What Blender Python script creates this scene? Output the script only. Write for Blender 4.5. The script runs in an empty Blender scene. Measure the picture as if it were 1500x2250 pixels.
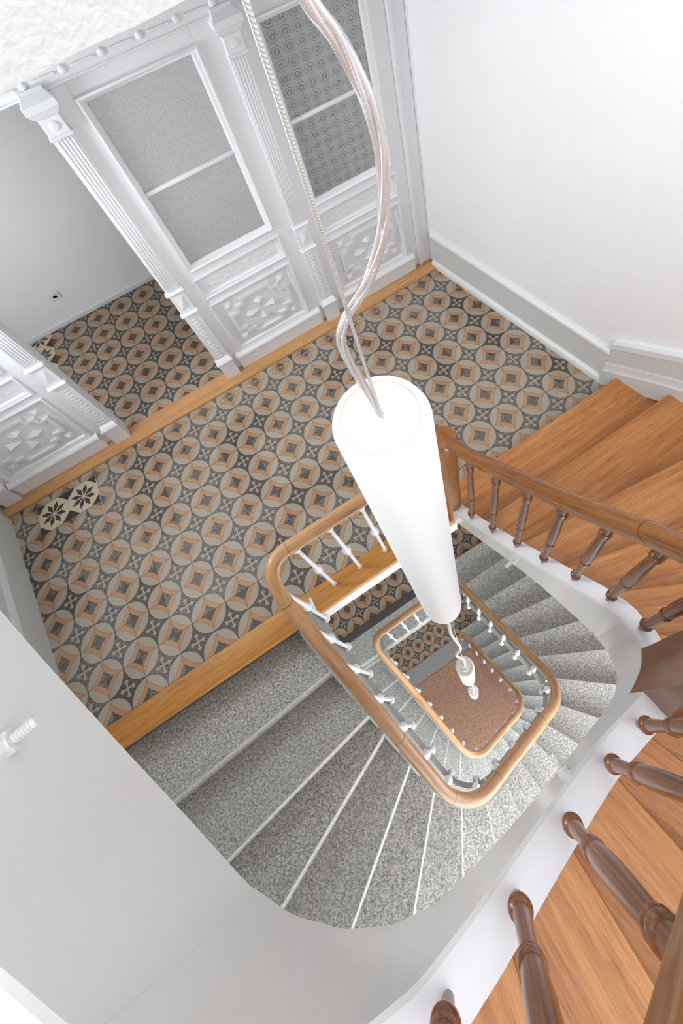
import bpy, bmesh, math, random
import numpy as np
from mathutils import Vector, Matrix
random.seed(7)
T = 0.2                      # one floor tile = 0.2 m; all lengths below are in tiles
PI = math.pi
sc = bpy.context.scene
COL = sc.collection

# ------------------------------------------------------------------ camera
cd = bpy.data.cameras.new('camera'); cam = bpy.data.objects.new('camera', cd); COL.objects.link(cam)
RX = (0.84944, -0.494618, -0.183862); RY = (-0.501774, -0.649269, -0.571553); RZ = (0.163324, 0.577757, -0.799701)
m = Matrix(((RX[0], -RY[0], -RZ[0], 8.8174*T), (RX[1], -RY[1], -RZ[1], -9.3474*T), (RX[2], -RY[2], -RZ[2], 14.7409*T), (0, 0, 0, 1)))
cam.matrix_world = m
cd.sensor_width = 36; cd.lens = 1146.26/2250*36
cd.shift_x = (750-786.38)/2250; cd.shift_y = (747.14-1125)/2250
cd.clip_start = 0.02
sc.camera = cam

# ------------------------------------------------------------------ world, light, exposure
w = bpy.data.worlds.new('world'); sc.world = w; w.use_nodes = True
bg = w.node_tree.nodes['Background']; bg.inputs[0].default_value = (0.97, 0.985, 1.0, 1); bg.inputs[1].default_value = 1.15
sc.view_settings.view_transform = 'Standard'; sc.view_settings.look = 'None'
sc.view_settings.gamma = 1.0; sc.view_settings.use_curve_mapping = False
sc.view_settings.exposure = 1.15
# daylight through the three stair windows in the back wall (one per storey)
WINDOWS = [(3.2, 16.2, 17.0, 29.0), (3.2, 16.2, -13.5, -1.5), (3.2, 16.2, -31.0, -18.0)]     # x0, x1, z0, z1
for i, (x0, x1, z0, z1) in enumerate(WINDOWS):
    la = bpy.data.lights.new('window_daylight', 'AREA'); la.shape = 'RECTANGLE'; la.size = (x1-x0)*T; la.size_y = (z1-z0)*T
    la.energy = (32, 43, 34)[i]; la.color = (0.93, 0.965, 1.0)
    lo = bpy.data.objects.new('window_daylight', la); COL.objects.link(lo)
    lo.location = ((x0+x1)/2*T, -15.7*T, (z0+z1)/2*T); lo.rotation_euler = (PI/2, 0, 0)

# left wall lights: inferred landing window, added fill high above the upper flight
LEFT_LIGHTS = [(-4.8, 1.6, 7.5, 13.0, -.42, 38), (-14.5, -5.5, 18.0, 29.0, 1.35, 20)]      # y0, y1, z0, z1, x, power
for y0, y1, z0, z1, x, pw in LEFT_LIGHTS:
    la = bpy.data.lights.new('left_wall_light', 'AREA'); la.shape = 'RECTANGLE'; la.size = (z1-z0)*T; la.size_y = (y1-y0)*T
    la.energy = pw; la.color = (0.92, 0.96, 1.0)
    lo = bpy.data.objects.new('left_wall_light', la); COL.objects.link(lo); lo.location = (x*T, (y0+y1)/2*T, (z0+z1)/2*T); lo.rotation_euler = (0, -PI/2, math.atan(-.1374))
# fill light added to brighten the hallway, set before its solid side wall
la = bpy.data.lights.new('hall_fill_light', 'AREA'); la.shape = 'RECTANGLE'; la.size = 6*T; la.size_y = 2.4*T; la.energy = 4.6; la.color = (0.95, 0.97, 1.0)
lo = bpy.data.objects.new('hall_fill_light', la); COL.objects.link(lo); lo.location = (-2.1*T, 4.6*T, 5.6*T); lo.rotation_euler = (0, -PI/2, 0)

# ------------------------------------------------------------------ material helpers
class NT:
    def __init__(s, name):
        s.m = bpy.data.materials.new(name); s.m.use_nodes = True; s.t = s.m.node_tree
        s.b = s.t.nodes['Principled BSDF']
    def n(s, typ, **kw):
        nd = s.t.nodes.new(typ)
        for k, v in kw.items(): setattr(nd, k, v)
        return nd
    def put(s, sock, v):
        if isinstance(v, bpy.types.NodeSocket): s.t.links.new(v, sock)
        elif v is not None: sock.default_value = v
    def math(s, op, a, b=None, clamp=False):
        nd = s.n('ShaderNodeMath', operation=op, use_clamp=clamp); s.put(nd.inputs[0], a)
        if b is not None: s.put(nd.inputs[1], b)
        return nd.outputs[0]
    def mix(s, f, a, b, mode='MIX'):
        nd = s.n('ShaderNodeMix', data_type='RGBA', blend_type=mode); s.put(nd.inputs[0], f)
        s.put(nd.inputs[6], c4(a)); s.put(nd.inputs[7], c4(b)); return nd.outputs[2]
    def lt(s, a, b): return s.math('LESS_THAN', a, b)
    def gt(s, a, b): return s.math('GREATER_THAN', a, b)
    def coord(s, which='Object', scale=(1, 1, 1), rot=(0, 0, 0)):
        tc = s.n('ShaderNodeTexCoord'); mp = s.n('ShaderNodeMapping'); s.t.links.new(tc.outputs[which], mp.inputs[0])
        mp.inputs['Scale'].default_value = scale; mp.inputs['Rotation'].default_value = rot
        return mp.outputs[0]
    def pos(s, scale=(1, 1, 1)):
        g = s.n('ShaderNodeNewGeometry'); mp = s.n('ShaderNodeMapping'); s.t.links.new(g.outputs['Position'], mp.inputs[0])
        mp.inputs['Scale'].default_value = scale; return mp.outputs[0]
    def noise(s, vec, scale, detail=3, rough=.5, dist=0.):
        nd = s.n('ShaderNodeTexNoise'); s.put(nd.inputs['Vector'], vec); nd.inputs['Scale'].default_value = scale
        nd.inputs['Detail'].default_value = detail; nd.inputs['Roughness'].default_value = rough; nd.inputs['Distortion'].default_value = dist
        return nd.outputs['Fac']
    def vor(s, vec, scale, feature='F1', out='Distance'):
        nd = s.n('ShaderNodeTexVoronoi', feature=feature); s.put(nd.inputs['Vector'], vec); nd.inputs['Scale'].default_value = scale
        return nd.outputs[out]
    def ramp(s, f, stops):
        nd = s.n('ShaderNodeValToRGB'); s.put(nd.inputs[0], f); e = nd.color_ramp.elements
        while len(e) < len(stops): e.new(.5)
        for el, (p, c) in zip(e, stops): el.position = p; el.color = c4(c)
        return nd.outputs[0]
    def bump(s, h, strength, dist=.002):
        nd = s.n('ShaderNodeBump'); s.put(nd.inputs['Height'], h); nd.inputs['Strength'].default_value = strength; nd.inputs['Distance'].default_value = dist
        s.t.links.new(nd.outputs[0], s.b.inputs['Normal'])
    def out(s, col=None, rough=None, metal=None, spec=None):
        if col is not None: s.put(s.b.inputs['Base Color'], c4(col))
        if rough is not None: s.put(s.b.inputs['Roughness'], rough)
        if metal is not None: s.b.inputs['Metallic'].default_value = metal
        if spec is not None: s.b.inputs['Specular IOR Level'].default_value = spec
        return s.m
def c4(c):
    if isinstance(c, bpy.types.NodeSocket): return c
    if isinstance(c, (int, float)): return (c, c, c, 1)
    return tuple(c) if len(c) == 4 else (*c, 1)
def lin(r, g, b):
    f = lambda v: (v/255/12.92) if v/255 <= .04045 else ((v/255+.055)/1.055)**2.4
    return (f(r), f(g), f(b))

M = {}
def paint(name, col, rough=.45, bump=.08, bscale=60, streak=False):
    k = NT(name); v = k.pos(); n = k.noise(v, 3.0, 3); k.out(k.mix(n, tuple(x*.965 for x in col), col), rough)
    h = k.noise(k.pos((1, 1, 1)), bscale, 3)
    k.bump(h, bump, .002); M[name] = k.m
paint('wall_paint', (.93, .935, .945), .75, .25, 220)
paint('hall_paint', (.92, .925, .93), .7, .1, 120)
paint('joinery_paint', (.80, .81, .835), .32, .05, 40)
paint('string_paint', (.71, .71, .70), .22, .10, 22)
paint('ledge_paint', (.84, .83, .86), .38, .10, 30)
paint('skirting_paint', (.68, .69, .685), .38, .06, 40)
paint('skirting_light', (.80, .81, .815), .38, .06, 40)
paint('iron_paint', (.86, .88, .90), .32, .04, 60)
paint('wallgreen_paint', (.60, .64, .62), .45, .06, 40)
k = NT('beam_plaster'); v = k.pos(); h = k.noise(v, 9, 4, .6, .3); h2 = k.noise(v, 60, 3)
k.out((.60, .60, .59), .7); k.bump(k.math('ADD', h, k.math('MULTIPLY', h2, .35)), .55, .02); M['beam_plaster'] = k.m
k = NT('soffit_paint'); k.out((.8, .8, .79), .8); M['soffit_paint'] = k.m

def wood(name, c0, c1, c2, rough=.4, gs=1.0, bump=.15, dark=.0, axis='X', knots=0., src='Object'):
    """grain runs along the local X axis"""
    k = NT(name)
    oi = k.n('ShaderNodeObjectInfo')
    tc = k.n('ShaderNodeTexCoord'); mp = k.n('ShaderNodeMapping'); k.t.links.new(tc.outputs[src], mp.inputs[0])
    sv = {'X': (1.6, 26, 26), 'Y': (26, 1.6, 26), 'Z': (26, 26, 1.6)}[axis]
    mp.inputs['Scale'].default_value = tuple(a*gs for a in sv)
    cb = k.n('ShaderNodeCombineXYZ')
    for i in range(3): k.t.links.new(k.math('MULTIPLY', oi.outputs['Random'], 37.0+11*i), cb.inputs[i])
    k.t.links.new(cb.outputs[0], mp.inputs['Location'])
    v = mp.outputs[0]
    n1 = k.noise(v, 1.0, 5, .62, .6); n2 = k.noise(v, 6.0, 4, .7)
    sv2 = {'X': (.5, 3, 3), 'Y': (3, .5, 3), 'Z': (3, 3, .5)}[axis]
    mp2 = k.n('ShaderNodeMapping'); k.t.links.new(tc.outputs[src], mp2.inputs[0]); mp2.inputs['Scale'].default_value = sv2
    k.t.links.new(cb.outputs[0], mp2.inputs['Location'])
    n3 = k.noise(mp2.outputs[0], 1.6, 3)
    col = k.ramp(n1, [(.28, c0), (.5, c1), (.75, c2)])
    fine = k.ramp(n2, [(.36, (.50, .44, .40)), (.50, (1, 1, 1))])
    col = k.mix(.55, col, fine, 'MULTIPLY')
    col = k.mix(k.math('MULTIPLY', k.gt(n3, .55), .18), col, c0)
    if knots:
        kd = k.vor(mp2.outputs[0], 2.2)
        col = k.mix(k.math('MULTIPLY', k.lt(kd, .055), knots), col, tuple(x*.25 for x in c0))
    k.out(col, rough, None, .5 if rough < .3 else .35); k.bump(n2, bump, .0015); M[name] = k.m
wood('oak_tread', lin(160, 101, 54), lin(190, 127, 74), lin(210, 151, 95), .38, 1.5, .18, knots=.6)
wood('oak_threshold', lin(188, 136, 88), lin(206, 156, 104), lin(218, 170, 120), .45, 1.0, .10, knots=.5)
wood('pine_edge', lin(170, 110, 46), lin(196, 136, 62), lin(212, 156, 82), .40, 1.1, .12, knots=.8)
wood('oak_rail', lin(150, 104, 72), lin(196, 152, 108), lin(216, 176, 132), .33, 1.3, .05, src='UV')
wood('dark_rail', lin(116, 70, 32), lin(146, 92, 44), lin(170, 114, 58), .25, 1.0, .06, src='UV')
wood('dark_baluster', lin(92, 52, 30), lin(122, 73, 43), lin(146, 94, 60), .24, 1.0, .06, axis='Z')
wood('newel_wood', lin(136, 86, 48), lin(168, 112, 62), lin(190, 132, 76), .35, 1.0, .06, axis='Z')
wood('dark_newel', lin(94, 52, 30), lin(120, 70, 42), lin(136, 84, 54), .30, 1.0, .05, axis='Z')

# ---- patterned cement tile: quarter circles at the corners, cross in the middle (local coordinates of each tile)
def tile_uv(k):
    tc = k.n('ShaderNodeTexCoord'); sp = k.n('ShaderNodeSeparateXYZ'); k.t.links.new(tc.outputs['Object'], sp.inputs[0])
    u = k.math('DIVIDE', sp.outputs[0], T); v = k.math('DIVIDE', sp.outputs[1], T)
    return tc, u, v, k.math('ABSOLUTE', u), k.math('ABSOLUTE', v)
def hyp(k, a, b): return k.math('SQRT', k.math('ADD', k.math('MULTIPLY', a, a), k.math('MULTIPLY', b, b)))
def worn(k, tc, col, amt=.35):
    n = k.noise(k.pos(), 5.0, 4, .6); oi = k.n('ShaderNodeObjectInfo')
    f = k.math('MULTIPLY', k.math('ADD', k.math('MULTIPLY', n, .6), k.math('MULTIPLY', oi.outputs['Random'], .4)), amt)
    return k.mix(f, col, k.mix(.5, col, (.30, .25, .20)))
def tile_mat(name, dark, cream, orange, mosaic):
    k = NT(name); tc, u, v, a, b = tile_uv(k)
    qa = k.math('SUBTRACT', .5, a); qb = k.math('SUBTRACT', .5, b)
    dc = hyp(k, qa, qb); d0 = hyp(k, a, b)
    incirc = k.lt(dc, .478); ring = k.math('MULTIPLY', k.gt(dc, .462), incirc)
    inlens = k.lt(hyp(k, k.math('SUBTRACT', .839, qa), k.math('SUBTRACT', .839, qb)), .917)
    core = k.lt(k.math('ADD', k.math('ADD', qa, qb), k.math('MULTIPLY', k.math('MULTIPLY', qa, qb), 2.0)), .235)
    rim = k.math('MULTIPLY', k.gt(k.math('ADD', qa, qb), .30), k.lt(hyp(k, k.math('SUBTRACT', .839, qa), k.math('SUBTRACT', .839, qb)), .945))
    mx = k.math('MAXIMUM', a, b); mn = k.math('MINIMUM', a, b)
    arm = k.math('MULTIPLY', k.lt(mn, k.math('ADD', .017, k.math('MULTIPLY', mx, .06))), k.lt(mx, .20))
    tip = k.math('MULTIPLY', k.math('MULTIPLY', k.gt(mx, .135), k.lt(mx, .175)), k.lt(mn, .055))
    cross = k.math('MAXIMUM', arm, tip)
    # small mosaic stones
    ve = k.vor(tc.outputs['Object'], 19/T, 'DISTANCE_TO_EDGE'); grout = k.lt(ve, .12)
    vf = k.vor(tc.outputs['Object'], 30/T, 'F1'); dots = k.lt(vf, .30)
    dk = k.mix(k.math('MULTIPLY', grout, mosaic), dark, tuple(min(1, x*.5+c*.42) for x, c in zip(dark, cream)))
    cr = k.mix(k.math('MULTIPLY', dots, .22*mosaic+.03), cream, tuple(min(1, x*1.4) for x in cream))
    col = k.mix(cross, dk, cream)
    body = k.mix(k.math('MULTIPLY', rim, .45), orange, tuple(min(1, x*.62) for x in orange)); body = k.mix(inlens, body, cr); body = k.mix(core, body, dk)
    col = k.mix(incirc, col, body)
    col = k.mix(k.math('MULTIPLY', ring, .5), col, tuple(min(1, x*1.15) for x in cream))
    edge = k.math('MULTIPLY', k.gt(mx, .4935), .35)
    col = k.mix(edge, col, (.46, .38, .30))
    col = worn(k, tc, col)
    k.out(col, .52, None, .35); k.bump(k.math('MULTIPLY', ve, 1.0), .03, .001); M[name] = k.m
tile_mat('tile_landing', lin(68, 68, 71), lin(172, 161, 146), lin(182, 143, 108), 1.0)
tile_mat('tile_plain', lin(54, 52, 52), lin(164, 150, 133), lin(174, 130, 94), .35)
k = NT('tile_star'); tc, u, v, a, b = tile_uv(k)
ang = k.math('ARCTAN2', v, u); r = hyp(k, u, v)
sec = k.math('ABSOLUTE', k.math('SUBTRACT', k.math('MODULO', k.math('ADD', ang, 2*PI), PI/4), PI/8))
px_ = k.math('MULTIPLY', r, k.math('COSINE', sec)); py_ = k.math('ABSOLUTE', k.math('MULTIPLY', r, k.math('SINE', sec)))
half = k.math('MINIMUM', k.math('MULTIPLY', k.math('SUBTRACT', px_, .035), .37), k.math('MULTIPLY', k.math('SUBTRACT', .43, px_), .42))
pet = k.lt(py_, half); oct_ = k.gt(k.math('ADD', a, b), .70)
blk = k.math('MAXIMUM', pet, oct_)
k.out(worn(k, tc, k.mix(blk, lin(206, 190, 164), lin(52, 46, 44)), .3), .4); M['tile_star'] = k.m
k = NT('tile_border'); k.out(k.mix(k.noise(k.pos(), 6, 4), lin(70, 69, 70), lin(86, 84, 83)), .4); M['tile_border'] = k.m
k = NT('grout'); k.out(k.mix(k.noise(k.pos(), 40, 3), (.24, .21, .18), (.36, .32, .27)), .9); M['grout'] = k.m

# ---- granite
def granite(name, lo, mid, hi, s=1.0, rough=.75):
    k = NT(name); v = k.pos()
    n1 = k.noise(v, 150*s, 3, .65); n2 = k.noise(v, 62*s, 2, .5); n3 = k.noise(v, 4, 3)
    f = k.math('ADD', k.math('MULTIPLY', n1, .62), k.math('MULTIPLY', n2, .38))
    col = k.ramp(f, [(.36, lo), (.47, mid), (.60, hi)])
    col = k.mix(k.math('MULTIPLY', n3, .35), col, k.mix(.5, col, (.34, .29, .22)))
    k.out(col, rough); k.bump(f, .35, .003); M[name] = k.m
granite('granite', (.115, .12, .12), (.34, .345, .335), (.74, .74, .71), 1.55)
granite('granite_smooth', (.20, .198, .19), (.28, .277, .265), (.38, .375, .36), 1.4, .6)
k = NT('terrazzo'); v = k.pos(); n = k.vor(v, 75, 'F1'); n2 = k.noise(v, 90, 2)
col = k.mix(k.math('MULTIPLY', k.gt(n2, .57), .85), lin(178, 136, 114), lin(108, 84, 74)); col = k.mix(k.math('MULTIPLY', k.lt(n, .18), .6), col, lin(186, 150, 130))
k.out(col, .45); M['terrazzo'] = k.m

# ---- glass, lamp, metal, cord
k = NT('hammered_glass'); v = k.pos((1, 1, .62)); h = k.math('ADD', k.noise(v, 240, 2), k.math('MULTIPLY', k.vor(v, 190, 'SMOOTH_F1'), .8))
k.out(k.ramp(h, [(.45, (.86, .87, .86)), (.9, (1, 1, 1))]), .14); k.b.inputs['Transmission Weight'].default_value = .72; k.b.inputs['IOR'].default_value = 1.35; k.bump(h, .9, .0045); M['hammered_glass'] = k.m  # tint lightened and darkened per pebble, painting in the sparkle
k = NT('etched_glass'); g = k.n('ShaderNodeNewGeometry'); sp = k.n('ShaderNodeSeparateXYZ'); k.t.links.new(g.outputs['Position'], sp.inputs[0])
cell = .335*T
x = k.math('DIVIDE', sp.outputs[0], cell); z = k.math('DIVIDE', sp.outputs[2], cell)
row = k.math('MODULO', k.math('FLOOR', z), 2.0)
fx = k.math('SUBTRACT', k.math('FRACT', k.math('ADD', x, 100.0)), .5); fz = k.math('SUBTRACT', k.math('FRACT', z), .5)
rr = hyp(k, fx, fz); ang = k.math('ARCTAN2', fz, fx)
ringm = k.math('MULTIPLY', k.gt(rr, .385), k.lt(rr, .42))
pet = k.math('MULTIPLY', k.math('MULTIPLY', k.gt(rr, .09), k.lt(rr, .25)), k.gt(k.math('COSINE', k.math('MULTIPLY', ang, 8.0)), -.1))
pat = k.math('MAXIMUM', ringm, pet)
k.out(k.mix(pat, (.66, .675, .67), (.36, .37, .37)), k.math('SUBTRACT', .42, k.math('MULTIPLY', pat, .30)))
k.b.inputs['Transmission Weight'].default_value = .62; k.b.inputs['IOR'].default_value = 1.3; M['etched_glass'] = k.m
k = NT('lamp_shade'); k.out((.76, .76, .77), .6); k.b.inputs['Emission Color'].default_value = (1, .99, .98, 1); k.b.inputs['Emission Strength'].default_value = .06; M['lamp_shade'] = k.m
k = NT('lamp_top'); k.out((.70, .68, .65), .6); k.b.inputs['Emission Color'].default_value = (1, .965, .92, 1); k.b.inputs['Emission Strength'].default_value = .05; M['lamp_top'] = k.m
k = NT('lamp_ring'); k.out((.62, .52, .42), .5); M['lamp_ring'] = k.m
k = NT('lamp_boss'); k.out((.82, .86, .90), .4); M['lamp_boss'] = k.m
k = NT('steel'); wv = k.n('ShaderNodeTexWave', wave_type='BANDS'); k.t.links.new(k.coord('Object', (1, 1, 1), (0, .9, .5)), wv.inputs[0]); wv.inputs['Scale'].default_value = 160
k.out(k.mix(wv.outputs[0], (.45, .45, .43), (.78, .77, .74)), .35, .6); M['steel'] = k.m
k = NT('zinc'); k.out((.62, .62, .60), .4, .8); M['zinc'] = k.m
k = NT('clear_cord'); k.out((.93, .92, .93), .08); k.b.inputs['Transmission Weight'].default_value = .85; k.b.inputs['IOR'].default_value = 1.25; M['clear_cord'] = k.m
k = NT('wire_silver'); k.out((.86, .83, .82), .25, .75); M['wire_silver'] = k.m
k = NT('wire_copper'); k.out((.86, .74, .66), .25, .75); M['wire_copper'] = k.m
k = NT('white_plastic'); k.out((.80, .80, .78), .35); M['white_plastic'] = k.m
k = NT('dark_gap'); k.out((.05, .04, .035), .8); M['dark_gap'] = k.m
k = NT('grout_light'); k.out((.62, .60, .57), .9); M['grout_light'] = k.m
# ------------------------------------------------------------------ mesh helpers (lengths in tiles)
ORG = {}
def V3(a): return Vector((a[0], a[1], a[2]))
def tag(o, label=None, cat=None, group=None, kind=None):
    if label: o['label'] = label
    if cat: o['category'] = cat
    if group: o['group'] = group
    if kind: o['kind'] = kind
    return o
def empty(name, loc):
    o = bpy.data.objects.new(name, None); COL.objects.link(o); o.location = V3(loc)*T; o.empty_display_size = .05
    ORG[o.name] = V3(loc); return o
def mdata(name, V, F, mats, smooth, mi=None):
    me = bpy.data.meshes.new(name); me.from_pydata([tuple(float(c)*T for c in v) for v in V], [], F)
    for mt in (mats if isinstance(mats, (list, tuple)) else [mats]): me.materials.append(M[mt])
    if mi is not None:
        for p, i in zip(me.polygons, mi): p.material_index = i
    bm = bmesh.new(); bm.from_mesh(me); bmesh.ops.recalc_face_normals(bm, faces=bm.faces); bm.to_mesh(me); bm.free()
    if smooth:
        for p in me.polygons: p.use_smooth = True
        if smooth is not True: me.set_sharp_from_angle(angle=math.radians(smooth))
    return me
def wm(name, VF, mats, parent=None, smooth=False, org=None, mi=None, uvs=None):
    """mesh given in world coordinates"""
    V, F = VF
    V = [V3(v) for v in V]
    if parent is not None: o0 = ORG[parent.name]
    elif org is not None: o0 = V3(org)
    else:
        o0 = Vector((sum(v.x for v in V)/len(V), sum(v.y for v in V)/len(V), min(v.z for v in V)))
    me = mdata(name, [v-o0 for v in V], F, mats, smooth, mi)
    if uvs is not None:
        lay = me.uv_layers.new(name='UVMap')
        for l in me.loops: lay.data[l.index].uv = uvs[l.vertex_index]
    o = bpy.data.objects.new(name, me); COL.objects.link(o)
    if parent is not None: o.parent = parent
    else: o.location = o0*T
    ORG[o.name] = o0
    return o
def lm(name, me_or_VF, mats, parent, loc, rotz=0, smooth=False):
    """mesh in local coordinates placed at world loc under an unrotated parent"""
    me = me_or_VF if isinstance(me_or_VF, bpy.types.Mesh) else mdata(name, me_or_VF[0], me_or_VF[1], mats, smooth)
    o = bpy.data.objects.new(name, me); COL.objects.link(o)
    o0 = ORG[parent.name] if parent is not None else Vector((0, 0, 0))
    if parent is not None: o.parent = parent
    o.location = (V3(loc)-o0)*T; o.rotation_euler = (0, 0, rotz); ORG[o.name] = V3(loc)
    return o
def join(*vfs):
    V, F = [], []
    for v, f in vfs:
        n = len(V); V += list(v); F += [tuple(i+n for i in q) for q in f]
    return V, F
BF = [(0, 3, 2, 1), (4, 5, 6, 7), (0, 1, 5, 4), (1, 2, 6, 5), (2, 3, 7, 6), (3, 0, 4, 7)]
def box(x0, x1, y0, y1, z0, z1):
    return [(x0, y0, z0), (x1, y0, z0), (x1, y1, z0), (x0, y1, z0), (x0, y0, z1), (x1, y0, z1), (x1, y1, z1), (x0, y1, z1)], list(BF)
def bvl(VF, off, seg=1, pick=None):
    bm = bmesh.new(); vs = [bm.verts.new(v) for v in VF[0]]
    for f in VF[1]: bm.faces.new([vs[i] for i in f])
    bmesh.ops.recalc_face_normals(bm, faces=bm.faces)
    ed = [e for e in bm.edges if e.is_manifold and e.calc_face_angle(0) > .35 and (pick is None or pick(e))]
    bmesh.ops.bevel(bm, geom=ed, offset=off, segments=seg, affect='EDGES', profile=.5)
    bm.verts.index_update(); out = [tuple(v.co) for v in bm.verts], [tuple(v.index for v in f.verts) for f in bm.faces]; bm.free()
    return out
def bbox(x0, x1, y0, y1, z0, z1, off=.012): return bvl(box(x0, x1, y0, y1, z0, z1), off)
def prism(poly, z0, z1):
    n = len(poly); V = [(p[0], p[1], z0) for p in poly]+[(p[0], p[1], z1) for p in poly]
    F = [tuple(range(n-1, -1, -1)), tuple(range(n, 2*n))]+[(i, (i+1) % n, n+(i+1) % n, n+i) for i in range(n)]
    return V, F
def lathe(prof, n=16, c=(0, 0, 0), caps=True):
    V, F = [], []
    for r, z in prof:
        for i in range(n):
            a = 2*PI*i/n; V.append((c[0]+r*math.cos(a), c[1]+r*math.sin(a), c[2]+z))
    for j in range(len(prof)-1):
        for i in range(n):
            F.append((j*n+i, j*n+(i+1) % n, (j+1)*n+(i+1) % n, (j+1)*n+i))
    if caps:
        F.append(tuple(range(n-1, -1, -1))); F.append(tuple((len(prof)-1)*n+i for i in range(n)))
    return V, F
def sweep(path, sec, caps=True, plumb=False):
    P = np.array(path, float); n = len(P); m_ = len(sec(0) if callable(sec) else sec); V, F = [], []
    for i in range(n):
        t = P[min(i+1, n-1)]-P[max(i-1, 0)]; t = t/np.linalg.norm(t)
        h = np.array([-t[1], t[0], 0.]); h = h/(np.linalg.norm(h)+1e-9)
        up = np.array([0, 0, 1.]) if plumb else np.cross(t, h)
        for a, b in (sec(i) if callable(sec) else sec): V.append(tuple(P[i]+h*a+up*b))
    for i in range(n-1):
        for j in range(m_):
            F.append((i*m_+j, i*m_+(j+1) % m_, (i+1)*m_+(j+1) % m_, (i+1)*m_+j))
    if caps: F.append(tuple(range(m_-1, -1, -1))); F.append(tuple((n-1)*m_+j for j in range(m_)))
    return V, F
def sweep_uv(path, sec):
    P = np.array(path, float); S = np.r_[0, np.cumsum(np.linalg.norm(np.diff(P, axis=0), axis=1))]
    L = [0]
    for a, b in zip(sec, sec[1:]): L.append(L[-1]+math.hypot(b[0]-a[0], b[1]-a[1]))
    return [(s_*T, l*T) for s_ in S for l in L]
def tube(path, r, n=10, caps=True):
    P = [Vector(p) for p in path]; V, F = [], []; ref = None
    for i in range(len(P)):
        t = (P[min(i+1, len(P)-1)]-P[max(i-1, 0)]).normalized()
        if ref is None: ref = t.orthogonal().normalized()
        ref = (ref-t*ref.dot(t)).normalized(); b = t.cross(ref)
        rr = r(i/(len(P)-1)) if callable(r) else r
        for j in range(n):
            a = 2*PI*j/n; V.append(tuple(P[i]+ref*(rr*math.cos(a))+b*(rr*math.sin(a))))
    for i in range(len(P)-1):
        for j in range(n): F.append((i*n+j, i*n+(j+1) % n, (i+1)*n+(j+1) % n, (i+1)*n+j))
    if caps: F.append(tuple(range(n-1, -1, -1))); F.append(tuple((len(P)-1)*n+j for j in range(n)))
    return V, F
def smoothpath(pts, per=8):
    P = [Vector(p) for p in pts]; out = []
    for i in range(len(P)-1):
        p0, p1, p2, p3 = P[max(i-1, 0)], P[i], P[i+1], P[min(i+2, len(P)-1)]
        for j in range(per):
            u = j/per
            out.append(.5*((2*p1)+(p2-p0)*u+(2*p0-5*p1+4*p2-p3)*u*u+(3*p1-p0-3*p2+p3)*u**3))
    out.append(P[-1]); return [tuple(v) for v in out]
def ball(c, r, n=10, sq=(1, 1, 1)):
    prof = [(max(.001, r*math.sin(PI*i/6)), -r*math.cos(PI*i/6)) for i in range(7)]
    V, F = lathe(prof, n); return [(c[0]+v[0]*sq[0], c[1]+v[1]*sq[1], c[2]+v[2]*sq[2]) for v in V], F
def clip(poly, hp):
    for a, b, c in hp:                       # keep a*x+b*y<=c
        out = []
        for i in range(len(poly)):
            p, q = poly[i], poly[(i+1) % len(poly)]; dp = a*p[0]+b*p[1]-c; dq = a*q[0]+b*q[1]-c
            if dp <= 0: out.append(p)
            if (dp < 0 < dq) or (dq < 0 < dp):
                t = dp/(dp-dq); out.append((p[0]+t*(q[0]-p[0]), p[1]+t*(q[1]-p[1])))
        poly = out
        if len(poly) < 3: return []
    return poly
def area(p): return abs(sum(p[i][0]*p[(i+1) % len(p)][1]-p[(i+1) % len(p)][0]*p[i][1] for i in range(len(p))))/2

# the two side walls run a little askew of the tiled landing
def xl_wall(y): return -1.0+.1374*(2.26-y)
def xr_wall(y): return 16.12+.156*(2.04-y)
YB = -15.8
HP_LEFT = (-1.0, -.1374, 1.0-.1374*2.26)         # x >= xl_wall
HP_RIGHT = (1.0, .156, 16.12+.156*2.04)          # x <= xr_wall
Z_MID, Z_GND, Z_UP = -15.7, -33.4, 15.7

# ------------------------------------------------------------------ setting: floors and tiles
full_tile = {}
def tiles(parent, hp, ox, oy, ztop, xr, yr, matname, special=()):
    for i in range(int(math.floor(xr[0]-ox)), int(math.ceil(xr[1]-ox))+1):
        for j in range(int(math.floor(yr[0]-oy)), int(math.ceil(yr[1]-oy))+1):
            cx, cy = i+.5+ox, j+.5+oy; h = .4978
            poly = [(cx-h, cy-h), (cx+h, cy-h), (cx+h, cy+h), (cx-h, cy+h)]
            pc = clip(poly, hp)
            if len(pc) < 3 or area(pc) < .02: continue
            mt = 'tile_star' if any(abs(cx-a) < .3 and abs(cy-b) < .3 for a, b in special) else matname
            if mt == 'tile_landing' and random.random() < .22: mt = 'tile_plain'
            full = abs(area(pc)-4*h*h) < 1e-4
            zz = ztop+random.uniform(-.003, .003)
            if full:
                if mt not in full_tile:
                    full_tile[mt] = mdata('tile', *bvl(prism([(p[0]-cx, p[1]-cy) for p in pc], -.07, 0), .003, 1, lambda e: e.verts[0].co.z > -.01 and e.verts[1].co.z > -.01), mt, False)
                lm('tile', full_tile[mt], None, parent, (cx, cy, zz))
            else:
                lm('tile', prism([(p[0]-cx, p[1]-cy) for p in pc], -.07, 0), mt, parent, (cx, cy, zz))
def slab(name, poly, z0, z1, mat):
    return tag(wm(name, prism(poly, z0, z1), mat, org=(0, 0, z0)), kind='structure')
fl = slab('floor', [(xl_wall(-5.5), -5.5), (xr_wall(-5.5), -5.5), (xr_wall(2.9), 2.9), (xl_wall(2.9), 2.9)], -.9, -.06, 'grout')
fl['label'] = 'patterned tile floor of the landing with circles and crosses'
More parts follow.
